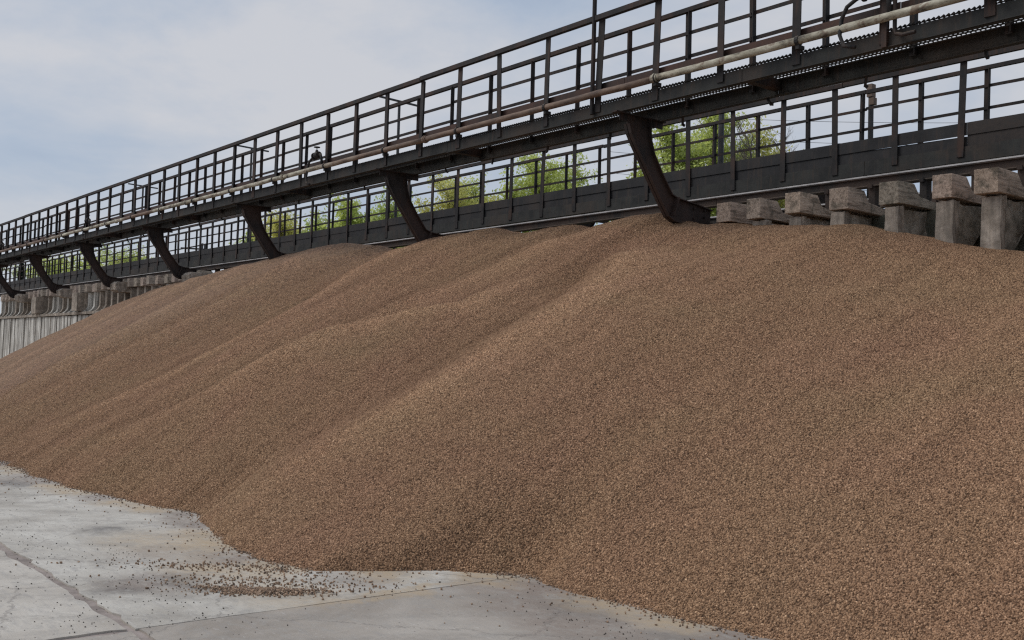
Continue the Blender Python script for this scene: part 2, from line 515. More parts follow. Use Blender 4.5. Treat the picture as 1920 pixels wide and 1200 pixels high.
xs = [-72.0 + 6.0 * k - 0.05 for k in range(15)]
ys = [-9.85, -3.85, 2.12, 8.12, 11.0]
for i in range(len(xs) - 1):
    for j in range(len(ys) - 1):
        x0, x1, y0, y1 = xs[i], xs[i + 1], ys[j], ys[j + 1]
        near = -24 < x0 < 6
        step = 0.09 if near else 1.5
        ga = 0.020
        poly = []
        gx_ = 0.003 if j >= 2 else ga
        corners = [(x0 + gx_, y0 + ga), (x1 - gx_, y0 + ga), (x1 - gx_, y1 - ga), (x0 + gx_, y1 - ga)]
        for q in range(4):
            a, b_ = corners[q], corners[(q + 1) % 4]
            ln = math.dist(a, b_)
            n_ = max(1, int(ln / step))
            for k in range(n_):
                u_ = k / n_
                px, py = a[0] + (b_[0] - a[0]) * u_, a[1] + (b_[1] - a[1]) * u_
                jx = 0.026 * vnoise(np.array([px * 7.0]), np.array([py * 7.0]), q)[0] + 0.040 * vnoise(np.array([px * 0.8]), np.array([py * 0.8]), q + 5)[0]
                jj = abs(jx) * (0.35 if q in (1, 3) and j >= 2 else 2.6)
                nx, ny = ((0, 1), (-1, 0), (0, -1), (1, 0))[q]
                poly.append((px + nx * jj, py + ny * jj))
        sl = MB().prism(poly, -0.10, 0.0, 'z').build('slab', M['yard'], ground)
        t_ = 1.0 + 0.05 * random.uniform(-1, 1)
        if x0 > -7 and j >= 2:
            sl.color = (0.74, 0.70, 0.68, 1)
        elif x0 > -7:
            sl.color = (0.80, 0.76, 0.74, 1)
        else:
            sl.color = (t_, t_, t_, 1)
        if j == 1 and x0 < -7:
            sl.color = (0.99, 0.965, 0.95, 1)

# ------------------------------------------------------------------ the gravel pile
CREST = np.array([(-62, 0.0), (-55, 0.5), (-48.4, 1.05), (-40.5, 2.1), (-34.5, 2.95), (-29.8, 3.5), (-26.7, 3.68), (-23.7, 3.88), (-21.2, 3.98),
                  (-20.2, 4.03), (-19.1, 4.02), (-18, 3.88), (-17.4, 3.76), (-16.45, 3.83), (-15.24, 3.86), (-14.14, 3.9), (-13.27, 3.76), (-12.2, 3.82),
                  (-11.6, 3.69), (-10.95, 3.82), (-10.2, 3.82), (-9.66, 3.62), (-8.65, 3.47), (-7.82, 3.42), (-7.2, 3.38), (-6.78, 3.27),
                  (-6.06, 3.09), (-5.39, 2.93), (-4.6, 2.80), (-3.0, 2.72), (0, 2.7), (8, 2.6)])
TOE = np.array([(-62, 10.6), (-52, 10.3), (-48, 9.3), (-42, 7.8), (-36, 6.3), (-30, 5.0), (-24, 4.1), (-19, 3.8), (-16.1, 3.65), (-14.05, 3.57),
                (-12.25, 3.69), (-10.9, 3.92), (-10.1, 4.12), (-9.3, 3.97), (-8.6, 3.75), (-8.1, 3.64), (-7.5, 3.62), (-7.0, 3.84), (-6.8, 4.15), (-6.5, 4.72),
                (-5.95, 5.04), (-5.4, 5.0), (-4.86, 5.05), (-4.4, 5.04), (-3.9, 5.18), (-2, 5.2), (0, 5.3), (8, 5.3)])
DC = 10.8
_gx = np.arange(-66, 12, 0.1)
_gt = np.interp(_gx, TOE[:, 0], TOE[:, 1])
_kw = np.exp(-(np.arange(-45, 46) * 0.1 / 2.2) ** 2)
_gs = np.convolve(np.pad(_gt, 45, mode='edge'), _kw / _kw.sum(), mode='valid')
# crest line of each ridge as (y, x) points, width left, width right, height, y where it fades out at the top
RIDGES = [([(4.14, -9.34), (4.55, -9.21), (4.92, -9.07), (5.32, -8.85), (5.76, -8.68), (6.34, -8.68), (6.84, -8.71), (7.44, -8.63), (8.15, -8.72), (9.13, -9.21)], 0.36, 1.9, 0.36, 9.9),
          ([(4.04, -13.47), (4.74, -12.87), (5.4, -12.18), (5.9, -11.78), (6.56, -11.64), (7.1, -11.0), (7.46, -10.26)], 0.36, 1.6, 0.32, 8.7),
          ([(4.0, -16.37), (4.46, -15.68), (5.14, -15.05), (5.61, -14.68), (6.32, -14.68), (6.93, -14.57), (7.81, -14.75), (8.9, -15.5), (9.28, -15.45)], 0.42, 1.3, 0.3, 20),
          ([(4.03, -14.85), (4.65, -13.99), (5.6, -13.69), (6.41, -13.8), (7.38, -13.75), (8.3, -13.8), (9.26, -13.78), (10.4, -13.9)], 0.3, 0.9, 0.19, 10.6),
          ([(7.6, -11.9), (8.6, -11.6), (9.5, -11.5), (10.6, -11.55)], 0.3, 0.8, 0.2, 10.8),
          ([(4.0, -12.2), (6.0, -12.3)], 0.3, 0.7, 0.05, 6.6),
          ([(3.8, -18.9), (7.0, -18.6), (10.8, -19.4)], 0.5, 1.2, 0.18, 10.6),
          ([(4.0, -21.2), (6.4, -20.9), (8.2, -21.4), (10.5, -22.4)], 0.5, 1.5, 0.2, 10.8),
          ([(4.6, -24.4), (7.0, -24.0), (10.5, -24.8)], 0.5, 1.3, 0.16, 10.6),
          ([(5.0, -27.0), (7.0, -26.0), (8.5, -26.2), (10.6, -27.6)], 0.6, 2.0, 0.2, 10.8),
          ([(5.5, -32.5), (7.0, -31.0), (10.6, -32.4)], 0.8, 2.4, 0.1, 10.8),
          ([(7.0, -38.0), (10.6, -38.5)], 0.9, 2.4, 0.12, 10.8)]


def pile_z(x, y, full=False):
    x = np.asarray(x, float)
    y = np.asarray(y, float)
    wob = 0.35 * vnoise(x * 0.9, y * 0.9, 3) + 0.12 * vnoise(x * 3.1, y * 3.1, 4)
    toe = np.interp(x, TOE[:, 0], TOE[:, 1]) + 0.16 * vnoise(x * 2.3, x * 0 + 0.5, 8) + 0.07 * vnoise(x * 7.3, x * 0 + 0.5, 9)
    crest = np.interp(x + 0.10 * vnoise(x * 3, y, 5), CREST[:, 0], CREST[:, 1])
    t = (y - toe) / (DC - toe)
    soft = np.interp(x, _gx, _gs)
    t0_ = np.clip(t, 0, 1)
    # higher up the foot's small bays and spurs even out
    toe_up = soft + (toe - soft) * np.exp(-t0_ / 0.08)
    th = np.clip((y - toe_up) / (DC - toe_up), 0, 1)
    tc_ = np.clip(t, 0, 1)
    th = np.where(t0_ < 0.10, t0_ + (th - t0_) * (t0_ / 0.10), th)
    g_ = th + 0.035 * np.sin(math.pi * th) * (1 - th)          # a little fuller low down
    z = crest * g_
    # rounded over the crest, then falling back to the wall
    back = np.clip(y - DC, 0, None)
    z = np.where(y > DC, crest + (0.10 * back if np.ndim(back) == 0 else 0.10 * np.minimum(back, 0.5)) * np.where(x > -9.3, 1, -1) - 0.10 * back * back, z)
    near = np.clip(1 - np.abs(y - DC) / 0.35, 0, 1)
    z = z - 0.05 * near * near
    # ridges and furrows running down the slope
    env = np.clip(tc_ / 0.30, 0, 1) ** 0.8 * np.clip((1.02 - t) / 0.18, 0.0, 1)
    ridge_light = np.zeros_like(z)  # mask for light painted along the crests, over paler pebbles
    furrow_shade = np.zeros_like(z)  # mask for shade painted in the hollow left of each crest
    k = 0
    for path, wl, wr, h, top in RIDGES:
        k += 1
        pa = np.array(path)
        xm = np.interp(y, pa[:, 0], pa[:, 1]) + 0.05 * vnoise(y * 0.7 + k * 3.7, y * 0 + k, 6) + 0.03 * vnoise(y * 2.3 + k, y * 0 + k, 7)
        d = x - xm
        wd = np.where(d < 0, wl, wr)
        q_ = np.clip(1 + d / (wl * 1.7), 0, 1)
        prof = np.where(d < 0, q_ * (1 - 0.25 * np.clip(q_ - 0.75, 0, 1) / 0.25 * (q_ - 0.75) * 2), 0.875 * np.exp(-d / (wr * 1.5)))
        amp = 0.75 + 0.5 * (vnoise(y * 0.4 + k * 1.3, y * 0 + k * 2.1, 12) + 0.5)
        z = z + env * 0.80 * h * prof * amp * np.clip((top - y) / 0.9, 0, 1)
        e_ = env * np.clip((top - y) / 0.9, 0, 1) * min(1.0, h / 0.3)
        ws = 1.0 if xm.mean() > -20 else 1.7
        ridge_light = np.maximum(ridge_light, e_ * np.where(d < 0, np.exp(d / (0.05 * ws)), np.exp(-d / (0.38 * ws))))
        furrow_shade = np.maximum(furrow_shade, e_ * np.exp(-((d + 0.55 * ws) / (0.38 * ws)) ** 2))
    fine = 0.045 * vnoise(x * 1.7, y * 0.5, 21) + 0.030 * vnoise(x * 4.5, y * 1.0, 22) + 0.016 * vnoise(x * 9.0, y * 3.5, 23) + 0.010 * vnoise(x * 22, y * 18, 24)
    z = z + fine * np.clip(t / 0.05, 0, 1)
    z = np.where(t < 0, -0.35 * (-t) * (DC - toe) * 0.8, z)
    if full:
        return z, ridge_light - 0.6 * furrow_shade
    return z

def make_pile():
    xsg = np.concatenate([np.arange(-60, -30, 0.22), np.arange(-30, -16, 0.11), np.arange(-16, -1.5, 0.05), np.arange(-1.5, 8, 0.2)])
    tt = np.concatenate([np.linspace(-0.03, 0.14, 30)[:-1], np.linspace(0.14, 1.0, 125)[:-1], np.linspace(1.0, 1.18, 20)])
    toe = np.interp(xsg, TOE[:, 0], TOE[:, 1])
    X, T = np.meshgrid(xsg, tt, indexing='ij')
    TO = toe[:, None]
    Yv = TO + T * (DC - TO)
    Yv = np.where(T > 1, DC + (T - 1) / 0.18 * 1.0, Yv)
    Z, DU = pile_z(X, Yv, True)
    nx, ny = X.shape
    V = np.stack([X, Yv, Z], -1).reshape(-1, 3)
    idx = np.arange(nx * ny).reshape(nx, ny)
    F = np.stack([idx[:-1, :-1], idx[1:, :-1], idx[1:, 1:], idx[:-1, 1:]], -1).reshape(-1, 4)
    keep = (V[F][:, :, 2].max(1) > -0.03)
    F = F[keep]
    me = bpy.data.meshes.new('gravel_pile')
    me.vertices.add(len(V))
    me.vertices.foreach_set('co', V.ravel())
    me.loops.add(len(F) * 4)
    me.loops.foreach_set('vertex_index', F.ravel().astype(np.int32))
    me.polygons.add(len(F))
    me.polygons.foreach_set('loop_start', np.arange(0, len(F) * 4, 4, dtype=np.int32))
    me.polygons.foreach_set('loop_total', np.full(len(F), 4, dtype=np.int32))
    me.polygons.foreach_set('use_smooth', np.ones(len(F), bool))
    me.update(calc_edges=True)
    me.validate()
    d = V - np.array([0, 0, 1.6])
    dep = d @ np.array(fw)
    dens = np.clip((21 - dep) / 10.0, 0, 1) * 8200
    dens[(V[:, 0] > -1.6)] *= 0.15
    dens[V[:, 2] < 0.0] = 0
    a = me.attributes.new('dens', 'FLOAT', 'POINT')
    a.data.foreach_set('value', dens.astype(np.float32)[:len(me.vertices)])
    a = me.attributes.new('ridge_light', 'FLOAT', 'POINT')  # painted crest light minus painted furrow shade
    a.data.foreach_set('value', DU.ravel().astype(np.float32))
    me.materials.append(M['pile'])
    o = bpy.data.objects.new('gravel_pile', me)
    C.objects.link(o)
    return o

def pile_mat(name, inst_=False):
    m, t, b = nodemat(name)
    v = coords(t, kind='World')
    big = noise(t, v, 0.55, 4, 0.6, 0.3)
    tint = ramp(t, big, [(0.30, (0.305, 0.191, 0.110)), (0.5, (0.312, 0.187, 0.110)), (0.70, (0.315, 0.182, 0.111))])
    # paler pebbles plus painted light along the crests; painted shade in the furrows
    at = N(t, 'ShaderNodeAttribute', attribute_name='ridge_light', attribute_type='INSTANCER' if inst_ else 'GEOMETRY')
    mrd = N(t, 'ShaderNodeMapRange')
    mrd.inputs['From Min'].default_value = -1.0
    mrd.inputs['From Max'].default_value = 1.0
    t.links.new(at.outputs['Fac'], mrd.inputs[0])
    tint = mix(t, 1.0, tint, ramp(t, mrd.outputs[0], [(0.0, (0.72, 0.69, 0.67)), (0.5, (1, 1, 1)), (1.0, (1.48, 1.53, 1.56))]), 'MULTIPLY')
    if inst_:
        oi = N(t, 'ShaderNodeObjectInfo')
        br_ = ramp(t, oi.outputs['Random'], [(0.0, (0.46, 0.43, 0.41)), (0.3, (0.86, 0.84, 0.82)), (0.75, (1.22, 1.22, 1.19)), (0.98, (1.55, 1.62, 1.64)), (1.0, (2.2, 2.4, 2.5))])
        c = mix(t, 1.0, tint, br_, 'MULTIPLY')
    else:
        vo = N(t, 'ShaderNodeTexVoronoi', Scale=58.0)
        t.links.new(v, vo.inputs['Vector'])
        vo2 = N(t, 'ShaderNodeTexVoronoi', Scale=24.0)
        t.links.new(v, vo2.inputs['Vector'])
        sep = N(t, 'ShaderNodeSeparateColor')
        t.links.new(vo.outputs['Color'], sep.inputs[0])
        sep2 = N(t, 'ShaderNodeSeparateColor')
        t.links.new(vo2.outputs['Color'], sep2.inputs[0])
        r1 = ramp(t, sep.outputs[0], [(0.0, (0.5, 0.47, 0.45)), (0.3, (0.85, 0.82, 0.8)), (0.8, (1.15, 1.15, 1.12)), (1.0, (1.4, 1.45, 1.5))])
        r2_ = ramp(t, sep2.outputs[0], [(0.0, (0.66, 0.64, 0.63)), (1.0, (1.2, 1.2, 1.2))])
        c = mix(t, 1.0, mix(t, 1.0, tint, r1, 'MULTIPLY'), r2_, 'MULTIPLY')
        gap_shade = ramp(t, vo.outputs['Distance'], [(0.35, (1, 1, 1)), (0.75, (0.35, 0.35, 0.35))])  # shade between the pebbles, painted into the base colour
        c = mix(t, 1.0, c, gap_shade, 'MULTIPLY')
        bump(t, b, vo.outputs['Distance'], -1.0, 0.010)
        b.inputs['Normal'].links[0].from_node.invert = True
        b.inputs['Normal'].links[0].from_node.inputs['Strength'].default_value = 1.0
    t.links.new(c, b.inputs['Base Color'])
    b.inputs['Roughness'].default_value = 0.85
    b.inputs['Specular IOR Level'].default_value = 0.25
    return m
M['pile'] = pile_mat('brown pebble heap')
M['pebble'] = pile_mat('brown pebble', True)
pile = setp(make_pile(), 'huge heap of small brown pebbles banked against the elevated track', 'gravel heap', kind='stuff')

def pebble_nodes():
    ng = bpy.data.node_groups.new('pebble cover', 'GeometryNodeTree')
    ng.interface.new_socket('Geometry', in_out='INPUT', socket_type='NodeSocketGeometry')
    ng.interface.new_socket('Geometry', in_out='OUTPUT', socket_type='NodeSocketGeometry')
    gi, go = ng.nodes.new('NodeGroupInput'), ng.nodes.new('NodeGroupOutput')
    na = ng.nodes.new('GeometryNodeInputNamedAttribute')
    na.data_type = 'FLOAT'
    na.inputs['Name'].default_value = 'dens'
    dp = ng.nodes.new('GeometryNodeDistributePointsOnFaces')
    dp.distribute_method = 'RANDOM'
    dp.inputs['Seed'].default_value = 5
    ico = ng.nodes.new('GeometryNodeMeshIcoSphere')
    ico.inputs['Radius'].default_value = 0.0073
    ico.inputs['Subdivisions'].default_value = 2
    sp = ng.nodes.new('GeometryNodeSetPosition')
    nz = ng.nodes.new('ShaderNodeTexNoise')
    nz.inputs['Scale'].default_value = 60
    nz.inputs['Detail'].default_value = 1
    vm = ng.nodes.new('ShaderNodeVectorMath')
    vm.operation = 'MULTIPLY_ADD'
    vm.inputs[1].default_value = (0.010,) * 3
    vm.inputs[2].default_value = (-0.005,) * 3
    sm = ng.nodes.new('GeometryNodeSetMaterial')
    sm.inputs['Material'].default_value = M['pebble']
    ip = ng.nodes.new('GeometryNodeInstanceOnPoints')
    rr = ng.nodes.new('FunctionNodeRandomValue')
    rr.data_type = 'FLOAT_VECTOR'
    rr.inputs[0].default_value = (0, 0, 0)
    rr.inputs[1].default_value = (6.28, 6.28, 6.28)
    rsn = ng.nodes.new('FunctionNodeRandomValue')
    rsn.data_type = 'FLOAT_VECTOR'
    rsn.inputs[0].default_value = (0.7, 0.6, 0.5)
    rsn.inputs[1].default_value = (1.5, 1.3, 1.1)
    rsn.inputs['Seed'].default_value = 3
    jn = ng.nodes.new('GeometryNodeJoinGeometry')
    l = ng.links.new
    l(gi.outputs[0], dp.inputs['Mesh'])
    l(na.outputs[0], dp.inputs['Density'])
    l(ico.outputs['Mesh'], sp.inputs['Geometry'])
    l(nz.outputs['Color'], vm.inputs[0])
    l(vm.outputs[0], sp.inputs['Offset'])
    l(sp.outputs[0], sm.inputs[0])
    l(dp.outputs['Points'], ip.inputs['Points'])
    l(sm.outputs[0], ip.inputs['Instance'])
    l(rr.outputs[0], ip.inputs['Rotation'])
    l(rsn.outputs[0], ip.inputs['Scale'])
    l(gi.outputs[0], jn.inputs[0])
    l(ip.outputs[0], jn.inputs[0])
    l(jn.outputs[0], go.inputs[0])
    return ng
md = pile.modifiers.new('pebbles', 'NODES')
md.node_group = pebble_nodes()

def loose(name, pts, smin, smax, mat, label, cat):
    """many small stones as one mesh; pts is a list of (x, y, z)"""
    base = []
    bm = bmesh.new()
    bmesh.ops.create_icosphere(bm, subdivisions=1, radius=1.0)
    bv = np.array([v_.co[:] for v_ in bm.verts])
    bf = np.array([[v_.index for v_ in f_.verts] for f_ in bm.faces])
    bm.free()
    VV, FF = [], []
    for i, (x, y, z) in enumerate(pts):
        s_ = rs.uniform(smin, smax)
        sc = s_ * rs.uniform(0.6, 1.2, 3)
        a = rs.uniform(0, 6.28)
        R_ = np.array([[math.cos(a), -math.sin(a), 0], [math.sin(a), math.cos(a), 0], [0, 0, 1]])
        q = (bv * (1 + rs.uniform(-0.18, 0.18, (len(bv), 1)))) * sc @ R_.T
        VV.append(q + np.array([x, y, z + sc[2] * 0.75]))
        FF.append(bf + i * len(bv))
    me = bpy.data.meshes.new(name)
    me.from_pydata(np.concatenate(VV).tolist(), [], np.concatenate(FF).tolist())
    me.materials.append(mat)
    me.update()
    o = bpy.data.objects.new(name, me)
    C.objects.link(o)
    return setp(o, label, cat, kind='stuff')

def toe_at(x):
    return float(np.interp(x, TOE[:, 0], TOE[:, 1]))
pts = []
for i in range(5200):                                  # thinning out from the foot of the heap
    x = rs.uniform(-17, -2.5)
    d_ = rs.exponential(0.05) if rs.rand() < 0.87 else rs.exponential(0.33)
    pts.append((x, toe_at(x) + 0.08 - d_, 0.0))
ax, ay = 0.62, 0.78
for i in range(1500):                                  # the small spill in front of the heap
    u_, v_ = rs.normal(0, 0.20), rs.normal(0, 0.055)
    pts.append((-6.56 + ax * u_ - ay * v_, 3.16 + ay * u_ + ax * v_, max(0, 0.012 - abs(v_) * 0.15)))
for i in range(420):
    u_, v_ = rs.normal(0, 0.55), rs.normal(0, 0.10)
    xx_ = -7.35 + ax * u_ - ay * v_
    yy_ = 3.42 + ay * u_ + ax * v_ - 0.3 * max(0, u_)
    if yy_ < toe_at(xx_) + 0.05:
        pts.append((xx_, yy_, 0.0))
for i in range(500):
    u_, v_ = rs.normal(0, 0.45), rs.normal(0, 0.14)
    pts.append((-6.75 + ax * u_ - ay * v_, 3.3 + ay * u_ + ax * v_, 0.0))
def stone_mat():
    m, t, b = nodemat('loose stone')
    g_ = N(t, 'ShaderNodeNewGeometry')
    t.links.new(ramp(t, g_.outputs['Random Per Island'], [(0.0, (0.08, 0.058, 0.045)), (0.3, (0.22, 0.145, 0.095)), (0.8, (0.34, 0.22, 0.14)), (1.0, (0.52, 0.38, 0.27))]), b.inputs['Base Color'])
    b.inputs['Roughness'].default_value = 0.85
    return m
M['stone'] = stone_mat()
loose('loose_pebbles', pts, 0.0045, 0.010, M['stone'], 'brown pebbles spilled on the concrete along the foot of the heap', 'pebbles')
pts = []
for i in range(450):
    x = rs.uniform(-15, -1.5)
    y = rs.uniform(1.2, toe_at(x))
    if x > -6 and rs.rand() < 0.5:
        continue
    pts.append((x, y, 0.0))
for cx_, cy_, n_ in ((-8.3, 2.75, 90), (-7.2, 2.6, 80), (-6.2, 2.5, 60), (-6.4, 1.95, 60), (-5.0, 4.5, 60), (-4.2, 4.5, 70), (-3.7, 4.3, 60), (-7.9, 2.2, 60), (-9.6, 2.35, 60)):
    for i in range(n_):
        pts.append((rs.normal(cx_, 0.4), min(rs.normal(cy_, 0.18), toe_at(cx_)), 0.0))
M['coal'] = simple('dark crumbs', (0.09, 0.075, 0.062), 0.8)
loose('dark_crumbs', pts, 0.0018, 0.0055, M['coal'], 'dark crumbs of coal and grit strewn over the pale concrete', 'grit')

# ------------------------------------------------------------------ the retaining wall under the track
wall = thing('retaining_wall', 'long grey concrete wall with ribbed top carrying the elevated track', 'wall', (-26, 11.5, 0))
MB().box(-52, 2, 11.75, 12.1, -0.1, 3.585).build('wall_core', M['wall_back'], wall)
# pale panels of uneven width low on the wall, only where the heap leaves them open
x = -51.0
while x < -31.5:
    wd = random.choice((0.42, 0.6, 0.8, 0.35))
    y0 = 10.95 + random.uniform(-0.02, 0.03)
    MB().box(x + 0.05, x + wd - 0.05, y0, 11.2, 0.0, 2.80 + random.uniform(-0.02, 0.0)).build('panel', M['wall_light'], wall)
    x += wd
MB().box(-51.6, -26.0, 11.10, 11.7, -0.05, 2.78).build('panel_backing', M['wall_grey'], wall)
MB().box(-51.6, -26.0, 10.88, 11.5, 2.81, 2.90).build('ledge', M['wall_grey'], wall)
SL_R = [-9.34, -8.80, -8.20, -7.56, -6.86, -6.21, -5.67, -5.05, -4.43]
SL_L = [-27.6 - 0.62 * k for k in range(37)]
def noisy(o, amp, seed, cuts=3):
    """cut a block finer and roughen it so its edges are chipped"""
    bm = bmesh.new()
    bm.from_mesh(o.data)
    bmesh.ops.bevel(bm, geom=bm.edges[:], offset=0.008, segments=1, affect='EDGES')
    bmesh.ops.triangulate(bm, faces=[f for f in bm.faces if len(f.verts) > 4])
    bmesh.ops.subdivide_edges(bm, edges=[e_ for e_ in bm.edges if e_.calc_length() > 0.07], cuts=cuts, use_grid_fill=True)
    R_ = random.Random(seed)
    for v_ in bm.verts:
        v_.co += Vector((R_.uniform(-1, 1), R_.uniform(-1, 1), R_.uniform(-1, 1))) * amp
    bm.to_mesh(o.data)
    bm.free()
    return o
for i, xx in enumerate(SL_R):
    x0 = xx + 0.05 + random.uniform(-0.01, 0.02)
    wd = 0.15 + random.uniform(0, 0.04)
    f0 = 11.03 + random.uniform(-0.02, 0.03)
    lo_ = 2.84 + random.uniform(-0.06, 0.08)
    noisy(MB().prism([(f0, 3.57 - 0.02 * random.random()), (f0, lo_ + 0.08), (f0 + 0.06, lo_), (f0 + 0.13, lo_ + 0.10), (f0 + 0.13, 3.57)], x0 - 0.02, x0 + wd + 0.01).build('corbel', M['wall_grey'], wall), 0.010, i)
    poly = [(f0 + 0.135, 3.52 + random.uniform(-0.06, 0.03)), (f0 + 0.135, lo_ + 0.02), (f0 + 0.70, 3.22 + random.uniform(-0.1, 0.1)), (f0 + 0.70, 3.56)]
    noisy(MB().prism(poly, x0 + random.uniform(-0.02, 0.01), x0 + wd - random.uniform(0.01, 0.04)).build('corbel_block', M['rubble'], wall), 0.020, i + 50)
for i, xx in enumerate(SL_L):
    x0 = xx + 0.04 + random.uniform(-0.03, 0.03)
    f0 = 11.08
    poly = [(f0, 3.57), (f0, 3.10), (f0 - 0.06, 2.98), (f0 - 0.17, 2.90), (11.7, 2.90), (11.7, 3.57)]
    MB().prism(poly, x0, x0 + 0.13 + random.uniform(0, 0.05)).build('corbel', M['wall_light' if random.random() < 0.35 else 'wall_grey'], wall)
for i, (xx, lo) in enumerate(((-38.1, 2.93), (-43.4, 2.93))):
    MB().box(xx, xx + 0.62, 10.72, 11.2, lo, 3.56).build('pier', M['wall_grey'], wall)

for k_ in (3, 4, 5, 6):
    xx = -9.75 - 6.0 * k_
    noisy(MB().prism([(10.62, 3.50), (10.74, 3.43), (11.4, 3.44), (11.4, 3.74), (10.70, 3.76), (10.60, 3.68)], xx + 0.10, xx + 0.62).build('bearing_block', M['wall_grey'], wall), 0.012, k_)

# ------------------------------------------------------------------ sleepers and rails
def sleeper(xx, i, label, group=None):
    f0 = 11.0 + random.uniform(-0.07, 0.05)
    h0 = 3.60 + random.uniform(-0.02, 0.015)
    cut = 11.36 + random.uniform(-0.05, 0.05)
    b_ = MB().prism([(f0, h0), (f0, h0 + 0.265), (cut, h0 + 0.262), (cut + 0.12, h0 + 0.125), (cut + 0.4, h0 + 0.095), (14.15, h0 + 0.09), (14.15, h0)], xx, xx + 0.25 + random.uniform(-0.02, 0.02))
    o = b_.build('sleeper', M['timber'])
    bm = bmesh.new()
    bm.from_mesh(o.data)
    bmesh.ops.bevel(bm, geom=bm.edges[:], offset=0.005, segments=1, affect='EDGES')
    for k in range(4):
        long_e = [e_ for e_ in bm.edges if e_.calc_length() > (1.2 if k < 2 else 0.6)]
        if long_e:
            bmesh.ops.subdivide_edges(bm, edges=long_e, cuts=3, use_grid_fill=True)
    R_ = random.Random(i)
    for v_ in bm.verts:
        v_.co += Vector((R_.uniform(-1, 1) * 0.0035, R_.uniform(-1, 1) * 0.006, R_.uniform(-1, 1) * 0.0035))
    bm.to_mesh(o.data)
    bm.free()
    sk_ = random.uniform(-0.022, 0.022)
    for v_ in o.data.vertices:
        v_.co.x += (v_.co.y - 12.0) * sk_
    k = random.uniform(0.75, 1.25)
    o.color = (k * random.uniform(0.95, 1.08), k, k * random.uniform(0.92, 1.02), 1)
    setp(o, label, 'sleeper', group)
    # a chair of steel under each rail
    return o
lab = ['weathered timber sleeper end right beside the foot of the nearest strut',
       'weathered timber sleeper end, second to the right of the strut foot',
       'weathered timber sleeper end, third to the right of the strut foot',
       'timber sleeper with a stepped side, fourth to the right of the strut foot',
       'blackish mossy sleeper end on a pale concrete corbel',
       'split brown sleeper end with a long crack, second from the right edge',
       'square brown sleeper end nearest the right edge above the cracked corbel',
       'timber sleeper cut by the right edge of the view', 'timber sleeper just past the right edge of the view']
tints = [(1.1, .95, .85), (1, .93, .85), (1.25, 1.15, 1.0), (1.0, .9, .8), (.62, .66, .58), (1.25, 1.08, .98), (1.05, .92, .78), (1, .9, .8), (1, .9, .8)]
for i, xx in enumerate(SL_R):
    o = sleeper(xx, i, lab[i])
    o['group'] = 'sleepers under the elevated track'
    o.color = (*tints[i], 1)
for i, xx in enumerate(SL_L):
    sleeper(xx, 100 + i, 'grey timber sleeper end in the row on top of the distant ribbed wall', 'sleepers under the elevated track')

def rail(y, label):
    r_ = thing('rail', label, 'rail', (-26, y, 3.88), 'rails of the elevated track')
    poly = [(y - 0.07, 3.968), (y + 0.07, 3.968), (y + 0.07, 3.978), (y + 0.010, 3.995), (y + 0.010, 4.072), (y + 0.036, 4.082), (y + 0.036, 4.104),
            (y - 0.036, 4.104), (y - 0.036, 4.082), (y - 0.010, 4.072), (y - 0.010, 3.995), (y - 0.07, 3.978)]
    x = -60
    while x < 3:
        MB().prism(poly, x, x + 12.49).build('rail_length', M['railside'], r_)
        MB().box(x, x + 12.49, y - 0.038, y + 0.038, 4.098, 4.117).build('rail_head', M['railtop'], r_)
        x += 12.5
    for xx in SL_R + SL_L:
        MB().box(xx + 0.09, xx + 0.18, y - 0.06, y + 0.06, 3.64, 3.966).box(xx + 0.10, xx + 0.16, y - 0.10, y - 0.07, 3.94, 3.99).build('tie_plate', M['railside'], r_)
    return r_
rail(11.8, 'steel rail with bright worn head lying on the near ends of the sleepers')
rail(13.35, 'second steel rail lying behind the bright one under the far walkway')

# ------------------------------------------------------------------ the two walkways
def strut_profile(mir=None):
    P = [(9.66, 4.93), (9.66, 4.80), (9.70, 4.68), (9.79, 4.54), (9.92, 4.37), (10.06, 4.18), (10.21, 3.98), (10.36, 3.785), (10.46, 3.66), (10.58, 3.60), (10.86, 3.575), (11.36, 3.65),
         (11.36, 3.83), (11.00, 3.885), (10.64, 3.92), (10.52, 3.96), (10.32, 4.21), (10.15, 4.46), (10.08, 4.66), (10.06, 4.93)]
    return P

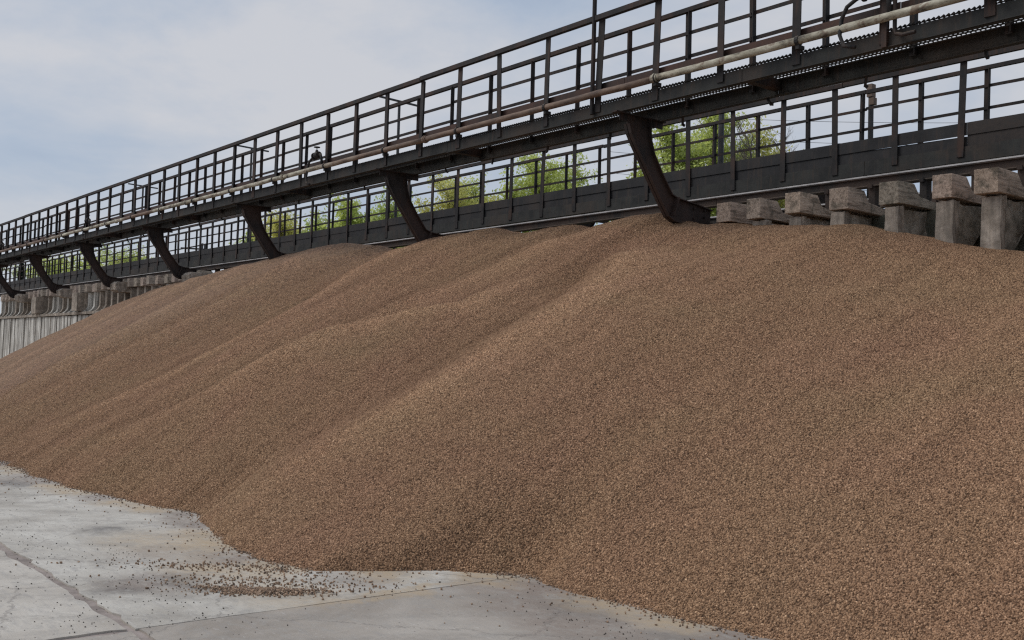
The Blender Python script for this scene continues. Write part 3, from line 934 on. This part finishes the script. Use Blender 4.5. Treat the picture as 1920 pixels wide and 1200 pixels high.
def walkway(name, label, y0, sgn, zd, x0, x1, posts_near, posts_far, strut_x, boards, grp):
    """y0 near edge facing the camera; the deck is 0.7 m wide"""
    W = 0.70
    y1 = y0 + W
    t = thing(name, label, 'walkway', ((x0 + x1) / 2, y0, zd), grp)
    # side channels in 6 m lengths
    x = x1
    k = 0
    while x > x0:
        xa = max(x0, x - 6.0)
        dz = random.uniform(-0.012, 0.012)
        for (ya, s_, dp) in ((y0, 1, 0.17 if boards == 'low' else 0.24), (y1, -1, 0.205)):
            poly = [(ya, zd - dp), (ya + s_ * 0.065, zd - dp), (ya + s_ * 0.065, zd - dp + 0.012), (ya + s_ * 0.010, zd - dp + 0.018), (ya + s_ * 0.010, zd - 0.022),
                    (ya + s_ * 0.065, zd - 0.016), (ya + s_ * 0.065, zd - 0.004), (ya, zd - 0.004)]
            # lip below the web, turned outwards
            MB().prism([(a, b_ + dz) for a, b_ in poly], xa + 0.004, x - 0.004).prism([(ya - s_ * 0.020, zd - dp + 0.002 + dz), (ya - s_ * 0.001, zd - dp + 0.002 + dz), (ya - s_ * 0.001, zd - dp + 0.012 + dz), (ya - s_ * 0.020, zd - dp + 0.012 + dz)], xa + 0.004, x - 0.004).build('channel_beam', M['channel'], t)
        # cross member under the joint
        MB().box(x - 0.05, x + 0.05, y0 + 0.012, y1 - 0.012, zd - 0.15, zd - 0.03).build('cross_member', M['steel'], t)
        x -= 6.0
        k += 1
    # grating: serrated bars across the deck and two runners
    g = MB()
    x = x0
    while x < x1:
        ga, gb = (y0 - 0.006, y0 + 0.02) if boards == 'low' else (y0 + 0.05, y0 + 0.07)
        n0 = len(g.v)
        g.v += [(x, ga, zd - 0.002), (x + 0.050, ga, zd - 0.002), (x + 0.040, ga, zd + 0.022), (x, gb, zd - 0.002), (x + 0.050, gb, zd - 0.002), (x + 0.040, gb, zd + 0.022)]
        g.f += [(n0, n0 + 1, n0 + 2), (n0 + 5, n0 + 4, n0 + 3), (n0, n0 + 3, n0 + 4, n0 + 1), (n0 + 1, n0 + 4, n0 + 5, n0 + 2), (n0 + 2, n0 + 5, n0 + 3, n0)]
        g.box(x + 0.010, x + 0.020, gb + 0.001, y1 - 0.012, zd + 0.002, zd + 0.013)
        x += 0.052
    for q in (0.12, 0.30, 0.48, 0.60):
        g.box(x0, x1, y0 + q, y0 + q + 0.012, zd - 0.012, zd + 0.001)
    setp(g.build('grating', M['grate'], t), kind='stuff')
    # kick boards or planks on the near side
    if boards == 'low':
        x = x1
        while x > x0:
            xa = max(x0, x - 4.0)
            z_ = zd + 0.145 + random.uniform(-0.008, 0.008)
            MB().box(xa + 0.004, x - 0.004, y0 + 0.045, y0 + 0.053, z_, z_ + 0.14).build('kick_board', M['kick'], t)
            x -= 4.0
    else:
        x = x1
        k = 0
        while x > x0:
            xa = max(x0, x - 4.3)
            for r_ in range(3):
                z_ = zd - 0.20 + r_ * 0.180 + random.uniform(-0.001, 0.001)
                yy = y0 + 0.03 + (0.016 if r_ == 1 else 0.0) + random.uniform(-0.004, 0.004)
                tr_ = z_ + (0.160 if (r_ == 1 and k == 1) else 0.188)
                MB().hexa([(xa + 0.006, yy - 0.024, z_), (x - 0.006, yy - 0.024, z_), (x - 0.006, yy, z_), (xa + 0.006, yy, z_),
                           (xa + 0.006, yy - 0.024, z_ + 0.210 if k == 1 and r_ == 1 else z_ + 0.188), (x - 0.006, yy - 0.024, tr_), (x - 0.006, yy, tr_), (xa + 0.006, yy, z_ + 0.210 if k == 1 and r_ == 1 else z_ + 0.188)]).build('plank', M['board'], t)
            x -= 4.3
            k += 1
    zt = 6.325
    low = -0.13 if boards == 'low' else -0.16
    # near posts: angle iron
    ang = MB().hexa([(-0.036, -0.006, 0), (0.036, -0.006, 0), (0.036, 0.006, 0), (-0.036, 0.006, 0), (-0.036, -0.006, 1), (0.036, -0.006, 1), (0.036, 0.006, 1), (-0.036, 0.006, 1)])
    ang.hexa([(-0.036, 0.007, 0), (-0.028, 0.007, 0), (-0.028, 0.060, 0), (-0.036, 0.060, 0), (-0.036, 0.007, 1), (-0.028, 0.007, 1), (-0.028, 0.060, 1), (-0.036, 0.060, 1)])
    am = mesh_of(ang, 'post', M['steel'])
    for px in posts_near:
        z0 = zd + low + random.uniform(-0.03, 0.02)
        inst(am, 'post', (px, y0 - 0.010 if boards == 'low' else y0 - 0.012, z0), t, (random.uniform(-0.012, 0.012), random.gauss(0, 0.014), random.uniform(-0.12, 0.12)), (1.45, 1.2, zt - 0.02 - z0))
    for px in posts_far:
        z0 = zd - 0.10
        inst(am, 'post', (px, y1 - 0.03, z0), t, (0, random.gauss(0, 0.010), random.uniform(-0.1, 0.1) + math.pi), (1.28, 1.1, zt - z0 - 0.01))
    x = x1
    while x > x0:                                   # rails in lengths, with slight kinks
        xa = max(x0, x - 6.4)
        a, b_ = random.uniform(-0.008, 0.008), random.uniform(-0.008, 0.008)
        MB().bar((xa, y0 - 0.02, zt + a), (x + 0.01, y0 - 0.02, zt + b_), 0.070, 0.070).build('handrail', M['steel'], t)
        MB().bar((xa, y1 - 0.045, zt + 0.012 + b_), (x + 0.01, y1 - 0.045, zt + 0.012 + a), 0.060, 0.060).build('handrail', M['steel'], t)
        for zz in (zt - 0.285, zt - 0.61):
            c1, c2 = zz + random.uniform(-0.02, 0.02), zz + random.uniform(-0.02, 0.02)
            MB().bar((xa, y1 - 0.045, c1), (x + 0.01, y1 - 0.045, c2), 0.016, 0.046).build('mid_rail', M['steel'], t)
        x -= 6.4
    # hooks that carry a cable under the far channel
    hk = MB().bar((0, 0, 0), (0.02, 0.0, -0.10), 0.03, 0.03).bar((0.015, 0.0, -0.085), (0.05, 0.0, -0.10), 0.03, 0.03)
    hm = mesh_of(hk, 'cable_hook', M['iron'])
    if boards == 'low':
        x = -5.22
        while x > x0:
            inst(hm, 'cable_hook', (x, y1 - 0.02, zd - 0.205), t, (random.uniform(-0.3, 0.3), random.uniform(-0.5, 0.3), random.uniform(0, 3)), (1, 1, random.uniform(0.6, 1.3)))
            x -= 1.37
    # struts: web plate with flanges on both edges
    P = strut_profile()
    if sgn < 0:
        P = [(25.15 - a, b_) for a, b_ in P]
    n_ = len(P)
    for i, xx in enumerate(strut_x):
        s_ = MB()
        s_.prism(P, xx - 0.008, xx + 0.008)
        half = n_ // 2 + 2
        edges = [(P[j], P[j + 1]) for j in range(1, 11)] + [(P[j], P[j + 1]) for j in range(12, n_ - 1)]
        for (a, b_) in edges:
            a3, b3 = Vector((0, *a)), Vector((0, *b_))
            d_ = (b3 - a3).normalized()
            nrm = Vector((0, -d_.z, d_.y))
            for side in (-1, 1):
                q = []
                for p_ in (a3 - d_ * 0.002, b3 + d_ * 0.002):
                    for off in (-0.007, 0.007):
                        q.append(p_ + nrm * off)
                xa, xb = (xx + 0.009, xx + 0.055) if side > 0 else (xx - 0.055, xx - 0.009)
                s_.hexa([(xa, *q[0][1:]), (xb, *q[0][1:]), (xb, *q[2][1:]), (xa, *q[2][1:]), (xa, *q[1][1:]), (xb, *q[1][1:]), (xb, *q[3][1:]), (xa, *q[3][1:])])
        st = s_.build('strut', M['strut'], t)
        # stiffener at the knee, bolts in the foot
        def Y(v_): return v_ if sgn > 0 else 25.15 - v_
        s2 = MB().bar((xx + 0.055, Y(10.52), 3.67), (xx + 0.055, Y(10.62), 3.93), 0.085, 0.012, (0, 1, 0))
        for (yb, zb) in ((11.0, 3.68), (11.22, 3.72), (11.0, 3.82), (11.22, 3.82)):
            s2.tube([(xx + 0.008, Y(yb), zb), (xx + 0.035, Y(yb), zb)], 0.016, 6)
        s2.build('foot_plate', M['strut'], st)
        # saddle beam across the deck on the strut's head
        s3 = MB()
        ya, yb = (9.22, 10.36) if sgn > 0 else (25.15 - 10.36, 25.15 - 9.22)
        s3.box(xx - 0.05, xx + 0.05, ya + 0.2, yb, zd - 0.224, zd - 0.207)
        s3.box(xx - 0.006, xx + 0.006, ya + 0.3, yb - 0.02, zd - 0.31, zd - 0.225)
        s3.build('saddle', M['steel'], st)
    return t

STR = [-9.75 - 6.0 * k for k in range(7)]
pn = [-10.27 + 1.083 * (7 - k) for k in range(44)]
pn = [p + random.uniform(-0.02, 0.02) for p in pn if p < -2.2]
pf = [-9.26 + 1.075 * (6 - k) for k in range(44)]
pf = [p + random.uniform(-0.02, 0.02) for p in pf if p < -2.2]
near = walkway('walkway', 'dark steel walkway with railings jutting out over the pebble heap, nearer one', 9.6, 1, 5.14, -51.0, -1.8, pn, pf, STR, 'low', 'steel walkways along the track')
ln_ = [-10.03 + 1.075 * (5 - k) for k in range(64)]
lf_ = [-9.99 + 1.072 * (5 - k) for k in range(64)]
far = walkway('walkway', 'lower-looking dark walkway with tall plank skirt on the far side of the track', 14.8, -1, 5.02, -72.0, -3.5,
              [p + random.uniform(-0.02, 0.02) for p in ln_ if p < -4], [p + random.uniform(-0.02, 0.02) for p in lf_ if p < -4], [s_ - 0.8 for s_ in STR], 'high', 'steel walkways along the track')

# ------------------------------------------------------------------ the water pipe and its hydrants
PZ, PY = 5.25, 9.515
pipe = thing('water_pipe', 'peeling pale and rust-brown water pipe clamped along the nearer walkway', 'pipe', (-26, PY, PZ))
x = 1.28
k = 0
while x > -51:
    xa = x - 5.2
    n_ = 10
    pts_ = [(x - 0.03 + (xa - x + 0.06) * i / n_, PY + random.uniform(-0.004, 0.004), PZ + random.uniform(-0.006, 0.006)) for i in range(n_ + 1)]
    MB().tube(pts_, 0.045, 14).build('pipe_length', M['pipe'], pipe, True)
    MB().tube([(xa - 0.05, PY, PZ), (xa + 0.05, PY, PZ)], 0.056, 12).tube([(xa - 0.012, PY, PZ), (xa + 0.012, PY, PZ)], 0.066, 12).build('coupling', M['pipe'], pipe, False)
    x = xa
cl = MB()
for a0 in range(0, 8):
    pass
ring = MB().tube([(0, 0, 0), (0.045, 0, 0)], 0.057, 12).box(0.0, 0.045, -0.02, 0.085, -0.095, -0.05)
rm = mesh_of(ring, 'pipe_clamp', M['iron'])
for p in pn[::2]:
    inst(rm, 'pipe_clamp', (p + 0.06, PY, PZ), pipe)
def hydrant(xx, flip=1):
    v_ = MB()
    zc = 5.50 + (0.0 if xx < -10 else 0.06)
    yv = PY - 0.01
    v_.tube([(xx, yv, zc - 0.012), (xx + 0.045, yv, zc), (xx + 0.10, yv, zc), (xx + 0.145, yv, zc - 0.005)], [0.045, 0.065, 0.062, 0.042], 12)
    v_.tube([(xx - 0.03, yv, zc - 0.01), (xx - 0.008, yv, zc - 0.01)], 0.072, 12)
    v_.tube([(xx + 0.14, yv, zc - 0.005), (xx + 0.162, yv, zc - 0.005)], 0.068, 12)
    v_.tube([(xx + 0.07, yv, zc + 0.03), (xx + 0.07, yv, zc + 0.10)], [0.04, 0.026], 8)
    body = v_.build('valve', M['iron'], pipe, False)
    w_ = MB().tube([(xx + 0.07, yv, zc + 0.10), (xx + 0.07, yv, zc + 0.155)], 0.010, 6)
    n_ = 14
    w_.tube([(xx + 0.07 + 0.055 * math.cos(6.2832 * i / n_), yv + 0.055 * math.sin(6.2832 * i / n_), zc + 0.155) for i in range(n_ + 1)], 0.009, 6, False)
    w_.bar((xx + 0.015, yv, zc + 0.155), (xx + 0.125, yv, zc + 0.155), 0.010, 0.008)
    w_.bar((xx + 0.07, yv - 0.055, zc + 0.155), (xx + 0.07, yv + 0.055, zc + 0.155), 0.010, 0.008)
    w_.build('handwheel', M['iron'], body)
    h_ = MB()
    h_.tube([(xx - 0.03, yv, zc - 0.01), (xx - 0.12, yv, zc - 0.04), (xx - 0.22, yv, zc - 0.09), (xx - 0.28, yv, zc - 0.2), (xx - 0.29, yv - 0.02, zc - 0.38), (xx - 0.22, yv - 0.05, zc - 0.52), (xx - 0.08, yv - 0.05, zc - 0.56)], 0.022, 8)
    h_.tube([(xx + 0.16, yv, zc - 0.005), (xx + 0.22, yv, zc - 0.01), (xx + 0.265, yv, zc - 0.07), (xx + 0.275, PY, PZ)], 0.026, 8)
    h_.build('hose_elbow', M['iron'], pipe, True)
for hx in (-6.12, -18.15, -32.6, -43.2):
    hydrant(hx)
# the stout bracket by the first hydrant
b_ = MB()
b_.box(-5.96, -5.90, 9.55, 9.575, 4.96, 6.9)
b_.tube([(-5.80, 9.54, 5.10), (-5.80, 9.54, 6.9)], 0.022, 8)
b_.tube([(-5.80, 9.54, 5.12), (-5.78, 9.53, 5.06), (-5.70, 9.52, 5.03), (-5.56, 9.52, 5.03)], 0.020, 8)
setp(b_.build('riser_bracket', M['steel']), 'upright rusty bracket and riser tube on the nearer walkway by the top right valve', 'bracket')
# mast clamped to the nearer railing
mt = thing('lamp_mast', 'thin dark mast rising above the nearer handrail near the top centre', 'mast', (-10.33, 9.56, 5.0))
MB().tube([(-10.33, 9.56, 5.0), (-10.33, 9.56, 7.6)], 0.030, 8).build('pole', M['steel'], mt)
MB().bar((-10.40, 9.50, 6.62), (-10.26, 9.62, 6.63), 0.02, 0.02).bar((-10.33, 9.2, 7.55), (-10.33, 10.3, 7.55), 0.04, 0.04).build('cross_arm', M['steel'], mt)

# ------------------------------------------------------------------ masts behind the track
mp_groups = 'thin masts behind the far walkway'
def tmast(x, zt_, arm, label, y=15.75, r=0.04, box=False, lean=0.0):
    t = thing('mast', label, 'mast', (x, y, 0), mp_groups)
    MB().tube([(x - lean, y, 0), (x, y, zt_)], [r * 1.3, r], 8).build('pole', M['mast'], t)
    if arm:
        MB().bar((x - 0.02, y - 0.65, zt_ + 0.02), (x + 0.02, y + 0.65, zt_ - 0.03), 0.05, 0.05).build('cross_arm', M['mast'], t)
    if box:
        MB().box(x - 0.05, x + 0.05, y - 0.06, y + 0.06, zt_ - 0.02, zt_ + 0.20).box(x - 0.01, x + 0.08, y - 0.05, y + 0.05, zt_ - 0.16, zt_ - 0.04).build('lamp_box', M['lamp'], t)
tmast(-25.1, 8.95, True, 'thin grey mast with a crossarm seen through the middle of the railings')
tmast(-34.9, 9.0, True, 'thin mast with a crossarm above the fourth strut from the right')
tmast(-46.05, 8.9, True, 'thin mast with a crossarm furthest along the walkway')
tmast(-13.28, 6.85, False, 'plain grey mast standing in front of the green trees', r=0.055)
tmast(-10.0, 6.34, False, 'short mast with a small rusty lamp box on top', r=0.045, box=True)

# ------------------------------------------------------------------ trees
def leaf_tree(name, label, x, y, h, rad, mat, nleaf, seed, bare=0.0, low=0.18, leaf=0.09, group='trees beyond the track'):
    R_ = random.Random(seed)
    t = thing(name, label, 'tree', (x, y, 0), group)
    tr = MB()
    tips = []
    trunk_top = h * 0.8
    base = Vector((x, y, 0))
    pts_ = [base]
    d = Vector((R_.uniform(-0.05, 0.05), R_.uniform(-0.05, 0.05), 1))
    for i in range(5):
        pts_.append(pts_[-1] + Vector((d.x + R_.uniform(-0.06, 0.06), d.y + R_.uniform(-0.06, 0.06), 1)) * (trunk_top / 5))
    tr.tube(pts_, [0.16 * h / 10 * (1 - 0.11 * i) for i in range(6)], 7)
    # limbs, branches, twigs
    def grow(p, d_, ln, r, lev):
        n_ = 4
        q = [p]
        dd = d_.copy()
        for i in range(n_):
            dd = (dd + Vector((R_.uniform(-1, 1), R_.uniform(-1, 1), R_.uniform(-0.5, 0.9))) * 0.20).normalized()
            q.append(q[-1] + dd * (ln / n_))
        tr.tube(q, [r * (1 - 0.17 * i) for i in range(n_ + 1)], 5 if lev < 2 else 3, False)
        if lev >= 1:
            tips.extend(q[1:])
        if lev < 3:
            for i in range(1, n_ + 1):
                for _ in range(2 if lev < 1 else R_.randint(1, 2)):
                    a = R_.uniform(0, 6.283)
                    side = Vector((math.cos(a), math.sin(a), R_.uniform(0.05, 0.8)))
                    grow(q[i], (dd * 0.55 + side * 0.75).normalized(), ln * R_.uniform(0.42, 0.62), r * 0.42, lev + 1)
    nl = 12
    for i in range(nl):
        f = 0.36 + (0.8 - 0.36) * i / (nl - 1)
        k = f / 0.8 * 5
        p = pts_[min(4, int(k))].lerp(pts_[min(5, int(k) + 1)], k - int(k))
        a = i * 2.4 + R_.uniform(-0.4, 0.4)
        tilt = 0.35 + 1.3 * (i / nl)
        grow(p, Vector((math.cos(a), math.sin(a), tilt)).normalized(), rad * R_.uniform(0.8, 1.15) * (1.15 - 0.35 * i / nl), 0.05 * h / 10, 0)
    zmax = max(p.z for p in tips)
    k = h / zmax
    tr.v = [(a, b__, c * k) for a, b__, c in tr.v]
    tips = [Vector((p.x, p.y, p.z * k)) for p in tips]
    tr.build('trunk', M['bark'], t)
    if nleaf:
        cnt = nleaf
        T_ = np.array([p[:] for p in tips])
        rs_ = np.random.RandomState(seed)
        # whole sprays are left empty so that sky shows through
        keep = vnoise(T_[:, 0] * 1.1 + seed, T_[:, 2] * 1.1 + T_[:, 1], seed % 17) > (-0.30 + bare * 0.5)
        T_ = T_[keep] if keep.sum() > 30 else T_
        c = T_[rs_.randint(0, len(T_), cnt)] + rs_.normal(0, 0.17, (cnt, 3)) * [1, 1, 0.8]
        a1 = rs_.normal(0, 1, (cnt, 3))
        a1 /= np.linalg.norm(a1, axis=1)[:, None]
        a2 = np.cross(a1, rs_.normal(0, 1, (cnt, 3)))
        a2 /= np.linalg.norm(a2, axis=1)[:, None]
        sz = leaf * rs_.uniform(0.6, 1.3, (cnt, 1))
        q = np.stack([c - a1 * sz, c - a2 * sz * 0.5, c + a1 * sz, c + a2 * sz * 0.5], 1).reshape(-1, 3)
        me = bpy.data.meshes.new('crown')
        me.from_pydata(q.tolist(), [], np.arange(cnt * 4).reshape(-1, 4).tolist())
        me.materials.append(mat)
        me.update()
        o = bpy.data.objects.new('crown', me)
        C.objects.link(o)
        o.parent = t
        o.matrix_parent_inverse = Matrix.Translation(-t.location)
    return t
LF, LM, LY = M['leaf_fresh'], M['leaf_mid'], M['leaf_yellow']
TREES = [  # x, y, height, radius, material, leaves, bareness, label
    (-27.3, 29.4, 10.7, 1.5, LF, 9000, 0.1, 'fresh green tree with thin branches just right of the nearest strut'),
    (-27.2, 31.9, 11.4, 1.5, LF, 11000, 0.0, 'leafiest green tree right of the nearest strut, behind the far railing'),
    (-26.6, 34.6, 11.0, 1.5, LY, 9000, 0.1, 'yellowish green tree behind the far railing beside a grey mast'),
    (-26.3, 37.0, 10.2, 1.3, LF, 6000, 0.2, 'small light green tree at the right end of the nearest clump'),
    (-37.6, 32.4, 11.0, 2.0, LF, 15000, 0.0, 'dense bright green tree top between the two nearest struts'),
    (-41.0, 31.5, 10.3, 1.7, LF, 9000, 0.1, 'airy green tree left of the dense bright crown'),
    (-40.7, 28.6, 10.1, 1.6, LY, 9000, 0.0, 'yellowish green tree just right of the second strut'),
    (-46.5, 29.5, 9.9, 1.8, LM, 9000, 0.1, 'mid green tree behind the second strut'),
    (-52.0, 30.5, 10.4, 1.8, LF, 9000, 0.2, 'green tree just left of the second strut'),
    (-55.1, 29.9, 9.9, 1.7, LM, 7000, 0.2, 'loose green tree between the second and third struts'),
    (-60.2, 29.9, 10.2, 1.9, LY, 8000, 0.1, 'yellow green tree just right of the third strut'),
    (-65.0, 30.4, 9.8, 1.8, LM, 6000, 0.1, 'green tree behind the third strut'),
    (-85.3, 29.0, 9.6, 2.0, LM, 5000, 0.1, 'distant green tree right of the fourth strut'),
    (-92.6, 27.9, 9.9, 2.4, LF, 6000, 0.1, 'distant fresh green tree between the fourth and fifth struts'),
    (-94.5, 31.5, 10.2, 2.3, LY, 6000, 0.1, 'distant yellow green tree between the fourth and fifth struts'),
    (-99.8, 27.0, 9.9, 3.0, LF, 7000, 0.0, 'distant broad green tree between the fifth and sixth struts')]
for i, (x, y, h, rad, mat, nlf, bare, lb) in enumerate(TREES):
    leaf_tree('leafy_tree', lb, x, y, h + 0.55, rad * 1.3, mat, int(nlf * 2.3), 40 + i, bare, leaf=0.075 if x > -50 else 0.11)
leaf_tree('bare_tree', 'leafless dark tree with curving branches right of the green clump', -24.3, 31.2, 11.3, 1.9, None, 0, 91)
leaf_tree('bare_tree', 'leafless twiggy tree behind the green clump by the nearest strut', -27.6, 33.0, 12.2, 1.8, None, 0, 97)
def conifer(x, y, h, rad, seed):
    R_ = np.random.RandomState(seed)
    t = thing('conifer_tree', 'dark narrow conifer behind the railings at the far left', 'tree', (x, y, 0))
    MB().tube([(x, y, 0), (x, y, h)], [0.14, 0.02], 7).build('trunk', M['bark'], t)
    n_ = 6000
    f = R_.rand(n_) ** 0.8
    rr = rad * (1 - f) * np.sqrt(R_.rand(n_)) * (0.75 + 0.25 * np.sin(f * 60)) + 0.05
    a = R_.uniform(0, 6.283, n_)
    c = np.stack([x + rr * np.cos(a), y + rr * np.sin(a), 0.6 + f * (h - 0.4) - rr * 0.3], 1)
    a1 = np.stack([np.cos(a), np.sin(a), R_.uniform(-0.6, 0.1, n_)], 1)
    a2 = np.cross(a1, [0, 0, 1])
    q = np.stack([c - a1 * 0.13, c - a2 * 0.05, c + a1 * 0.13, c + a2 * 0.05], 1).reshape(-1, 3)
    me = bpy.data.meshes.new('crown')
    me.from_pydata(q.tolist(), [], np.arange(n_ * 4).reshape(-1, 4).tolist())
    me.materials.append(M['leaf_dark'])
    o = bpy.data.objects.new('crown', me)
    C.objects.link(o)
    o.parent = t
    o.matrix_parent_inverse = Matrix.Translation(-t.location)
conifer(-75.5, 17.9, 7.4, 1.5, 3)

# ------------------------------------------------------------------ pylon and power lines
py = thing('power_pylon', 'tiny lattice pylon far beyond the track', 'pylon', (-173.5, 70.2, 0))
p_ = MB()
H = 20.5
for sx in (-1, 1):
    for sy in (-1, 1):
        p_.bar((-173.5 + sx * 1.5, 70.2 + sy * 1.5, 0), (-173.5 + sx * 0.25, 70.2 + sy * 0.25, H), 0.16, 0.16)
for k in range(9):
    a = 1.5 - 1.25 * k / 9
    b__ = 1.5 - 1.25 * (k + 1) / 9
    z0, z1 = H * k / 9, H * (k + 1) / 9
    for sy in (-1, 1):
        p_.bar((-173.5 - a, 70.2 + sy * a, z0), (-173.5 + b__, 70.2 + sy * b__, z1), 0.09, 0.09)
        p_.bar((-173.5 + a, 70.2 + sy * a, z0), (-173.5 - b__, 70.2 + sy * b__, z1), 0.09, 0.09)
p_.build('lattice_tower', M['mast'], py)
MB().bar((-173.5 - 2, 70.2 - 5, 17.5), (-173.5 + 2, 70.2 + 5, 17.5), 0.3, 0.25).bar((-173.5 - 1.4, 70.2 - 3.5, 19.5), (-173.5 + 1.4, 70.2 + 3.5, 19.5), 0.25, 0.25).build('cross_arm', M['mast'], py)
for i, (za, zb) in enumerate(((17.2, 15.6), (16.0, 14.4), (14.7, 13.2), (13.4, 12.0), (12.2, 10.8), (11.0, 9.7))):
    pp = []
    for k in range(25):
        u_ = k / 24
        xx = -46 + 60 * u_
        pp.append((xx, 44 + 26 * u_, za + (zb - za) * u_ + 2.2 * ((2 * u_ - 1) ** 2 - 1)))
    names = ['highest', 'second highest', 'third highest', 'fourth highest', 'second lowest', 'lowest']
    setp(MB().tube(pp, 0.013, 5).build('power_line', M['wire']), names[i] + ' of the thin wires crossing the sky behind the far railing', 'power line', 'power lines in the right-hand sky')
